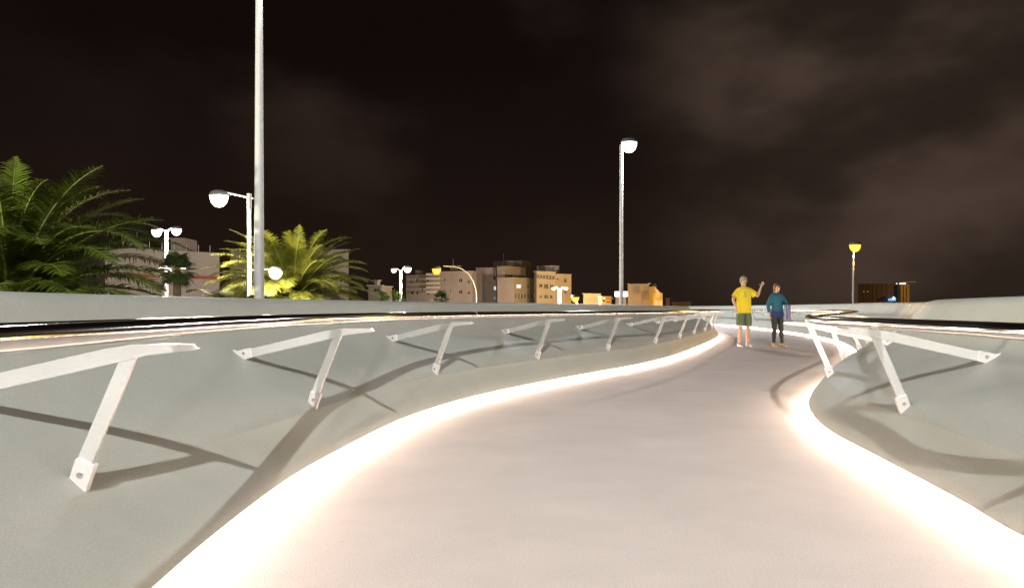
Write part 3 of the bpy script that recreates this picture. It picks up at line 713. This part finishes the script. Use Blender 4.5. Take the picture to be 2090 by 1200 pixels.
# ------------------------------------------------------------------ palms
def frond(name, parent, base, az, elev, length, droop, width, m, npair=46, curl=0.0, rng=random, ratio=1.0):
    """feather frond: an arching rib and two rows of narrow leaflets, folded up in a V"""
    mb = MB(); N = 22; pts = []; dirv = Vector((math.cos(az), math.sin(az), 0)); e = elev
    p = Vector(base); seg = length/N; tw = Vector((-dirv.y, dirv.x, 0))
    for i in range(N+1):
        pts.append(p.copy()); t = i/N
        a = e-droop*(t**1.5)
        p = p+(dirv*math.cos(a)+Vector((0, 0, math.sin(a)))+tw*(curl*t))*seg
    mb.tube(pts, [0.028*(1-.85*i/N)*ratio for i in range(N+1)], 5, mi=1)
    for k in range(npair):
        t = .10+.90*(k/(npair-1)); f = t*N; i = min(N-1, int(f)); q = pts[i].lerp(pts[i+1], f-i); tan = (pts[i+1]-pts[i]).normalized()
        sd = tan.cross(Vector((0, 0, 1)))
        if sd.length < .1: sd = tw.copy()
        sd.normalize(); up = sd.cross(tan).normalized()
        L = width*(math.sin(math.pi*min(1, (t*.86+.13)))**.55)*(1 if t < .9 else 1-.5*(t-.9)/.1)
        for s_ in (-1, 1):
            Lk = L*rng.uniform(.85, 1.08)
            d0 = (sd*s_*.85+tan*rng.uniform(.55, .8)+up*rng.uniform(.15, .45)).normalized()
            w = tan.cross(d0).cross(d0).normalized() if False else tan
            wv = (tan-d0*tan.dot(d0)).normalized()*(0.0100*ratio+.003)
            sag = Vector((0, 0, -1))*Lk*rng.uniform(.15, .50)
            a0, a1, a2 = q, q+d0*Lk*.5+sag*.22, q+d0*Lk+sag
            mb.add([a0-wv*.6, a0+wv*.6, a1+wv, a1-wv, a2], [(0, 1, 2, 3), (3, 2, 4)], 0)
    o = mb.build(name, [m, M['rachis']], parent, smooth='raw')
    return o
def date_palm(loc, label, fronds, m, seed, extra, scale, width, skirt=True):
    rg = random.Random(seed); root = empty('date_palm', (loc[0], loc[1], GZ), 0, label, 'palm tree', 'palm trees beyond the parapet')
    zc = loc[2]-GZ
    mb = MB(); prof = []
    n = 40
    for i in range(n):
        t = i/(n-1); prof.append(((.34-.05*t+(.14*(t-.9)/.1 if t > .9 else 0))*(1+.05*(i % 2)), t*(zc-.1)))
    prof.append((.12, zc+.15)); mb.lathe((0, 0, 0), prof, 16); mb.build('trunk', M['trunk'], root, smooth=True, angle=20)
    lst = list(fronds)
    for k in range(extra):
        az = k*2.39996+rg.uniform(-.2, .2); e = R(80-75*(k/extra)+rg.uniform(-6, 6))
        lst.append((az, e, rg.uniform(.85, 1.05)*scale, rg.uniform(.9, 1.6), rg.uniform(-.15, .15)))
    for az, e, L, dr, cu in lst:
        frond('frond', root, (math.cos(az)*.12, math.sin(az)*.12, zc), az, e, L, dr, width*rg.uniform(.9, 1.1), m, npair=int(46+L*20), curl=cu, rng=rg)
    if skirt:
        for k in range(9):
            az = k*2*math.pi/9+rg.uniform(-.2, .2)
            frond('dry_frond', root, (math.cos(az)*.15, math.sin(az)*.15, zc-.25), az, R(rg.uniform(-35, -5)), scale*rg.uniform(.6, .85), rg.uniform(.7, 1.1), width*.8, M['dryf'], npair=30, rng=rg)
    return root
# near palm, left edge
c = P(20, 620, 11.5)
fr = [(R(125), R(80), 2.8, .35, -.05), (R(30), R(68), 2.6, .9, .1), (R(5), R(62), 2.9, 1.5, 0), (R(-12), R(60), 3.0, 1.9, .05), (R(-25), R(45), 2.9, 1.5, 0),
      (R(20), R(50), 3.1, 1.4, 0), (R(-60), R(60), 2.6, 1.7, 0), (R(-95), R(55), 2.4, 1.6, .1), (R(-5), R(30), 2.7, 1.2, 0), (R(-35), R(24), 2.5, 1.1, 0), (R(45), R(35), 2.7, 1.1, 0), (R(160), R(75), 2.7, .8, 0)]
date_palm((c.x, c.y, c.z), 'large dark green date palm at the left edge with arching fronds', fr, M['frond'], 3, 64, 2.9, .52)
# second palm
c = P(598, 612, 22.5)
fr = [(R(75), R(86), 2.6, .3, .1), (R(20), R(72), 2.7, .9, 0), (R(0), R(55), 2.8, 1.3, 0), (R(180), R(55), 2.8, 1.3, 0), (R(165), R(40), 2.9, 1.2, 0), (R(-80), R(40), 2.1, 1.6, 0)]
date_palm((c.x, c.y, c.z), 'yellow green date palm lit by a floodlight just right of the thick mast', fr, M['frond2'], 5, 84, 3.0, .52)
# light green tips between fan palm and mast
c = P(470, 660, 16)
date_palm((c.x, c.y, c.z), 'young pale green palm peeping over the parapet left of the thick mast', [(R(165), R(70), 1.5, 1.7, 0), (R(20), R(60), 1.2, 1.2, 0), (R(120), R(70), 1.3, 1.4, 0), (R(80), R(80), 1.0, .8, 0)], M['frond2'], 9, 14, 1.15, .26, skirt=False)

def fan_palm(c, label, rad, n, m, seed, trunk=.13):
    rg = random.Random(seed); root = empty('fan_palm', (c.x, c.y, GZ), 0, label, 'palm tree', 'palm trees beyond the parapet'); zc = c.z-GZ
    mb = MB(); mb.lathe((0, 0, 0), [(trunk*1.5, 0), (trunk, 1), (trunk*.95, zc*.6), (trunk*1.1, zc-.1), (.05, zc+.1)], 14); mb.build('trunk', M['trunk'], root, smooth=True)
    for k in range(n):
        az = k*2.39996; e = R(75-125*k/n+rg.uniform(-8, 8)); d = Vector((math.cos(az)*math.cos(e), math.sin(az)*math.cos(e), math.sin(e)))
        L = rad*.5*rg.uniform(.85, 1.15); hub = Vector((0, 0, zc))+d*L
        sd = d.cross(Vector((0, 0, 1))).normalized(); up = sd.cross(d)
        mb = MB(); mb.tube([(0, 0, zc), tuple(hub)], .012, 5, mi=1)
        for j in range(19):
            a = R(-115+230*j/18); dd = (d*math.cos(a)+sd*math.sin(a)).normalized(); Lb = rad*.55*rg.uniform(.85, 1.1)*(1-.25*abs(a)/2)
            w = dd.cross(up).normalized()*.03; mid = hub+dd*Lb*.55+up*.02; tip = hub+dd*Lb+Vector((0, 0, -.22*Lb))
            mb.add([hub, mid+w, mid-w, tip], [(0, 1, 2), (2, 1, 3)], 0)
        mb.build('fan_leaf', [m, M['rachis']], root, smooth='raw')
    return root
fan_palm(P(362, 552, 26), 'small dark fan palm silhouetted against the building with the red band', .85, 34, M['fan'], 4)
fan_palm(P(900, 612, 60), 'small dark palm under the curved sodium lamp', .95, 26, M['fan'], 6)

# bright shrub
c = P(795, 620, 24); root = empty('leafy_shrub', (c.x, c.y, GZ), 0, 'brightly lit light green shrub with broad leaves above the parapet rim', 'shrub')
rg = random.Random(2); zc = c.z-GZ
mb = MB(); mb.tube([(0, 0, 0), (.05, 0, zc*.5), (0, 0, zc-.1)], [.09, .06, .05], 8); ends = []
for k in range(24):
    az = rg.uniform(0, 6.28); r_ = rg.uniform(.1, .5); h = rg.uniform(-.1, .55)*(1-r_*.7)
    e = Vector((math.cos(az)*r_, math.sin(az)*r_*.8, zc+h)); mb.tube([(0, 0, zc-.3), tuple((e+Vector((0, 0, zc-.3)))/2+Vector((0, 0, -.05))), tuple(e)], [.03, .018, .01], 6); ends.append(e)
mb.build('stem', M['trunk'], root, smooth=True)
mb = MB()
for e in ends:
    for k in range(26):
        az = rg.uniform(0, 6.28); el = rg.uniform(-.5, 1.2); d_ = Vector((math.cos(az)*math.cos(el), math.sin(az)*math.cos(el), math.sin(el))); L = rg.uniform(.08, .16)
        s_ = d_.cross(Vector((0, 0, 1))).normalized()*L*.22; b0 = e+d_*.02
        mb.add([b0, b0+d_*L*.5+s_, b0+d_*L+Vector((0, 0, -.03)), b0+d_*L*.5-s_], [(0, 1, 2, 3)])
mb.build('foliage', M['shrub'], root, smooth='raw')
light('lamp_light', (0.45, -1.1, zc-.5), (1, .95, .8), 45, .05, root)  # assumed bare light brightening the shrub, without a lamp of its own

# ------------------------------------------------------------------ people
def skin(name, joints, edges, m, parent, root_i=0, sub=2):
    """joints: list of (x,y,z,rx,ry)"""
    me = bpy.data.meshes.new(name); me.from_pydata([j[:3] for j in joints], edges, []); me.materials.append(m)
    o = bpy.data.objects.new(name, me); COL.objects.link(o); o.parent = parent
    md = o.modifiers.new('skin', 'SKIN'); md.use_smooth_shade = True
    for i, j in enumerate(joints):
        sv = me.skin_vertices[0].data[i]; sv.radius = (j[3], j[4]); sv.use_root = (i == root_i)
    s = o.modifiers.new('sub', 'SUBSURF'); s.levels = sub; s.render_levels = sub
    return o
def hand(J, E, wrist_i, w, dirn, palm_n, s=1.0, curl=.5):
    """palm, four unequal fingers and a side thumb grown from the wrist joint"""
    d = Vector(dirn).normalized(); n = Vector(palm_n).normalized(); sd = d.cross(n).normalized(); w = Vector(w)
    pi = len(J); c = w+d*.045*s; J.append((*c, .026*s, .017*s)); E.append((wrist_i, pi))
    for k, (off, L) in enumerate(((-.030, .070), (-.011, .080), (.010, .075), (.029, .058))):
        b = w+d*.085*s+sd*off*s; i0 = len(J); J.append((*b, .0095*s, .0095*s)); E.append((pi, i0))
        m1 = b+(d*math.cos(curl*.5)+n*math.sin(curl*.5))*L*.5*s; J.append((*m1, .0085*s, .0085*s)); E.append((i0, i0+1))
        m2 = m1+(d*math.cos(curl*1.3)+n*math.sin(curl*1.3))*L*.5*s; J.append((*m2, .0070*s, .0070*s)); E.append((i0+1, i0+2))
    tb = w+d*.030*s-sd*.032*s; i0 = len(J); J.append((*tb, .011*s, .011*s)); E.append((pi, i0))
    t1 = tb+(d*.7-sd*.6+n*.3).normalized()*.045*s; J.append((*t1, .0085*s, .0085*s)); E.append((i0, i0+1))
def loft(mb, rings, n=20, mi=0, cap=False):
    """rings: (cx,cy,cz,rx,ry)"""
    vs = []
    for k, (cx, cy, cz, rx, ry) in enumerate(rings):
        for j in range(n):
            a = 2*math.pi*j/n; wob = 1+.02*math.sin(3*a+k*1.3)
            vs.append((cx+rx*wob*math.cos(a), cy+ry*wob*math.sin(a), cz))
    fs = [(i*n+j, i*n+(j+1) % n, (i+1)*n+(j+1) % n, (i+1)*n+j) for i in range(len(rings)-1) for j in range(n)]
    if cap: fs.append(tuple((len(rings)-1)*n+j for j in range(n)))
    mb.add(vs, fs, mi)
def person(loc, H, label, arms, feet, turn, female, mats, rz=0):
    """front of the figure faces -Y; arms: (elbow, wrist, hand direction, palm normal) for the -X and the +X side"""
    s = H/1.75; root = empty('person', loc, rz, label, 'person')
    sw = .175 if female else .20
    J = []; E = []
    def j(x, y, z, rx, ry=None): J.append((x*s, y*s, z*s, rx*s, (ry or rx)*s)); return len(J)-1
    pel = j(0, 0, .93, .145, .105); wa = j(0, .0, 1.08, .125 if female else .14, .10); ch = j(0, .01, 1.27, .155 if female else .17, .115); uc = j(0, .015, 1.41, .12, .085)
    nk = j(0, .01, 1.50, .052, .052); hb = j(0, -.005, 1.575, .06, .068); hm = j(0, -.012, 1.64, .072, .088); ht = j(0, 0, 1.70, .062, .076)
    E += [(pel, wa), (wa, ch), (ch, uc), (uc, nk), (nk, hb), (hb, hm), (hm, ht)]
    no = j(0, -.108, 1.625, .012, .016); E.append((hm, no))
    for sg, (el, wr, hd, pn) in zip((-1, 1), arms):
        sh = j(sg*sw*.92, .01, 1.40, .040); e = j(el[0], el[1], el[2], .042); mid_ = j((el[0]*.6+wr[0]*.4), (el[1]*.6+wr[1]*.4), (el[2]*.6+wr[2]*.4), .038); w = j(wr[0], wr[1], wr[2], .026, .02)
        E += [(uc, sh), (sh, e), (e, mid_), (mid_, w)]
        hand(J, E, w, (wr[0]*s, wr[1]*s, wr[2]*s), hd, pn, s)
    for sg, (kn, an) in zip((-1, 1), feet):
        hp = j(sg*.09, 0, .86, .088); k = j(kn[0], kn[1], kn[2], .058); cf = j((kn[0]+an[0])/2, (kn[1]+an[1])/2+.015, (kn[2]+an[2])/2+.06, .056); a = j(an[0], an[1], an[2], .036); he = j(an[0], an[1]+.03, .035, .032); to = j(an[0]+sg*.02, an[1]-.14, .025, .036, .02)
        E += [(pel, hp), (hp, k), (k, cf), (cf, a), (a, he), (he, to)]
    body = skin('body', J, E, mats['skin'], root)
    # hair
    mb = MB(); rings = []
    for k in range(9):
        t = k/8; a = t*math.pi*.56; rings.append((0, .018*s, (1.665+.095*math.cos(a))*s, max(.004, .088*math.sin(a))*s, max(.004, .102*math.sin(a))*s))
    if female:
        rings += [(0, .040*s, 1.60*s, .086*s, .080*s), (0, .055*s, 1.52*s, .080*s, .060*s), (0, .06*s, 1.44*s, .062*s, .045*s), (0, .06*s, 1.40*s, .03*s, .02*s)]
    else:
        rings += [(0, .040*s, 1.61*s, .080*s, .078*s), (0, .05*s, 1.565*s, .060*s, .060*s)]
    loft(mb, rings, 20, cap=True); mb.build('hair', mats['hair'], root, smooth=True)
    for sg in (-1, 1):
        mb = MB(); mb.lathe((sg*.028*s, -.083*s, 1.645*s), [(.002, -.008*s), (.009*s, -.004*s), (.011*s, 0), (.009*s, .004*s), (.002, .008*s)], 10); mb.build('eye', M['eye'], root, smooth=True)
        mb = MB(); mb.lathe((sg*.078*s, .005*s, 1.625*s), [(.004*s, -.03*s), (.013*s, -.018*s), (.018*s, .008*s), (.014*s, .026*s), (.004*s, .033*s)], 8, sx=.5); mb.build('ear', mats['skin'], root, smooth=True)
    mb = MB(); mb.lathe((0, -.080*s, 1.583*s), [(.004*s, -.006*s), (.022*s, -.002*s), (.022*s, .002*s), (.004*s, .006*s)], 10, sy=.45); mb.build('mouth', mat('lip', (.35, .13, .11), .5), root, smooth=True)
    # top
    mb = MB(); k_ = .93 if female else 1.0
    loft(mb, [(0, .0, z*s, rx*s*k_, ry*s) for z, rx, ry in ((mats['hem'], .188, .140), (.98, .182, .136), (1.08, .165 if female else .176, .128), (1.2, .178, .132), (1.32, .198, .138), (1.40, .205, .125), (1.445, .165, .105), (1.475, .105, .085), (1.492, .070, .070))], 26)
    for sg, (el, wr, hd, pn) in zip((-1, 1), arms):
        a = Vector((sg*sw*.45, .01, 1.425))*s; b = Vector(el)*s; wv = Vector(wr)*s
        if mats['sleeve'] == 'short':
            q = a.lerp(b, .78); mb.tube([tuple(a), tuple(a.lerp(b, .42)), tuple(q)], [.068*s, .092*s, .088*s], 14, cap=False)
        else: mb.tube([tuple(a), tuple(a.lerp(b, .40)), tuple(b), tuple(b.lerp(wv, .5)), tuple(b.lerp(wv, .93))], [.084*s, .084*s, .058*s, .05*s, .042*s], 14, cap=False)
    top_ = mb.build('t_shirt' if not female else 'jumper', mats['top'], root, smooth=True, angle=70)
    sb = top_.modifiers.new('sub', 'SUBSURF'); sb.levels = 1; sb.render_levels = 1
    # lower clothes
    mb = MB()
    loft(mb, [(0, 0, z*s, rx*s, ry*s) for z, rx, ry in ((.80, .165, .118), (.88, .172, .125), (.96, .165, .12), (1.02, .15, .11))], 24)
    for sg, (kn, an) in zip((-1, 1), feet):
        h0 = Vector((sg*.085, 0, .86))*s; kk = Vector(kn)*s; aa = Vector(an)*s
        if mats['legs'] == 'shorts':
            q = h0.lerp(kk, .88); mb.tube([tuple(h0), tuple(h0.lerp(kk, .4)), tuple(q)], [.095*s, .10*s, .098*s], 16, cap=False)
        else: mb.tube([tuple(h0), tuple(h0.lerp(kk, .5)), tuple(kk), tuple(kk.lerp(aa, .35)+Vector((0, .012, 0))), tuple(kk.lerp(aa, .96))], [.094*s, .082*s, .064*s, .062*s, .044*s], 16, cap=False)
    mb.build('shorts' if mats['legs'] == 'shorts' else 'leggings', mats['lower'], root, smooth=True, angle=70)
    for sg, (kn, an) in zip((-1, 1), feet):
        x, y = an[0]*s, an[1]*s; mb = MB(); hh = mats['shoeh']
        N = 9; vs = []; nn = 14
        for i in range(N):
            t = i/(N-1); yy = y+(.075-.27*t)*s; w = (.030+.020*math.sin(math.pi*min(1, t*.85+.12)))*s*(1 if t < .9 else .75); h = (hh*(1-t)**1.2+.05+.01*(1-t))*s
            if i in (0, N-1): w *= .75; h *= .8
            for k in range(nn):
                a = 2*math.pi*k/nn; vs.append((x+sg*.012*t*s+w*math.cos(a)*(1.0 if math.sin(a) < 0 else .88), yy, h/2+h/2*math.copysign(abs(math.sin(a))**.7, math.sin(a))+.002))
        fs = [(i*nn+k, i*nn+(k+1) % nn, (i+1)*nn+(k+1) % nn, (i+1)*nn+k) for i in range(N-1) for k in range(nn)]+[tuple(range(nn)), tuple((N-1)*nn+k for k in range(nn))]
        mb.add(vs, fs); mb.build('shoe', mats['shoe'], root, smooth=True, angle=70)
    return root, s
# man in the yellow shirt: one hand held up in front of his chin, the other arm bent up and pointing
man, s = person((5.77, 17.0, 0), 1.76, 'man in a yellow t-shirt and green shorts standing on the path, one arm raised', 
    [((-.27, -.02, 1.17), (-.23, -.16, .96), (0, -.25, -1), (1, 0, 0)), ((.33, -.03, 1.24), (.38, -.12, 1.47), (.45, -.1, .85), (-.6, -.6, 0))],
    [((-.10, -.05, .49), (-.105, .0, .085)), ((.115, .02, .49), (.12, .06, .085))], 0, False,
    dict(skin=M['skin'], hair=M['hairg'], top=M['tee'], sleeve='short', lower=M['shorts'], legs='shorts', shoe=M['wshoe'], shoeh=.05, hem=.84))
mb = MB()   # faded print on the chest: a blocky shape over a short bar
def chest(x, z): return (x, -.142-.004+.10*x*x*6, z)
for (x0, x1, z0, z1) in ((-.055, .035, 1.27, 1.285), (-.035, .015, 1.30, 1.35), (-.05, .03, 1.235, 1.255), (-.02, .0, 1.35, 1.375)):
    mb.add([chest(x0, z0), chest(x1, z0), chest(x1, z1), chest(x0, z1)], [(0, 1, 2, 3)])
mb.build('shirt_print', M['print'], man)
# woman
wom, s = person((6.62, 17.05, 0), 1.58, 'woman in a dark teal jumper, black leggings and tan ankle boots walking beside the man',
    [((-.255, .03, 1.18), (-.25, -.05, .93), (0, -.2, -1), (1, 0, 0)), ((.27, -.01, 1.19), (.22, -.20, 1.10), (-.5, -.8, .1), (0, 0, -1))],
    [((-.085, -.03, .48), (-.085, .03, .09)), ((.085, -.06, .49), (.10, -.10, .085))], 0, True,
    dict(skin=M['skinw'], hair=M['hairb'], top=M['teal'], sleeve='long', lower=M['dark'], legs='long', shoe=M['tan'], shoeh=.12, hem=.90), rz=R(6))
# jacket tied round the waist and a striped bag over the arm
mb = MB(); loft(mb, [(0, 0, z*s, rx*s, ry*s) for z, rx, ry in ((.84, .195, .15), (.90, .19, .146), (.97, .178, .138), (1.0, .172, .134))], 26); mb.build('waist_jacket', M['navy'], wom, smooth=True)
for hx in (0,):
    bgm = mat('striped_cloth', (.30, .32, .40), .8); t = bgm.node_tree; wv = t.nodes.new('ShaderNodeTexWave'); wv.inputs['Scale'].default_value = 9; tcn = t.nodes.new('ShaderNodeTexCoord')
    t.links.new(tcn.outputs['Object'], wv.inputs['Vector']); mi = t.nodes.new('ShaderNodeMix'); mi.data_type = 'RGBA'; t.links.new(wv.outputs['Fac'], mi.inputs['Factor'])
    mi.inputs[6].default_value = (.03, .06, .20, 1); mi.inputs[7].default_value = (.38, .40, .48, 1); t.links.new(mi.outputs[2], t.nodes['Principled BSDF'].inputs['Base Color'])
    sc = empty('scarf', (6.62+.17, 16.84, -.01), 0, 'striped blue and grey cloth hanging over the woman arm', 'scarf')
    mb = MB(); vs = []; n_ = 9
    for i in range(10):
        t_ = i/9
        for k in range(n_):
            u = k/(n_-1); vs.append((-.07+.16*u, -.03+.022*math.sin(u*14+t_*2), (1.06-.38*t_)))
    fs = [(i*n_+k, i*n_+k+1, (i+1)*n_+k+1, (i+1)*n_+k) for i in range(9) for k in range(n_-1)]
    mb.add(vs, fs); o = mb.build('cloth', bgm, sc, smooth=True); sd_ = o.modifiers.new('solid', 'SOLIDIFY'); sd_.thickness = .012

# one small orange leaf on the deck
lf = MB(); c = Vector((-.70, 2.76, .006)); lf.add([(0, 0, 0), (.008, .006, .003), (.022, 0, .006), (.008, -.006, .003)], [(0, 1, 2), (0, 2, 3)])
o = lf.build('fallen_leaf', mat('orange_leaf', (.75, .28, .05), .6), smooth='raw'); o.location = c; tag(o, 'tiny orange leaf lying on the deck near the left light strip', 'leaf')
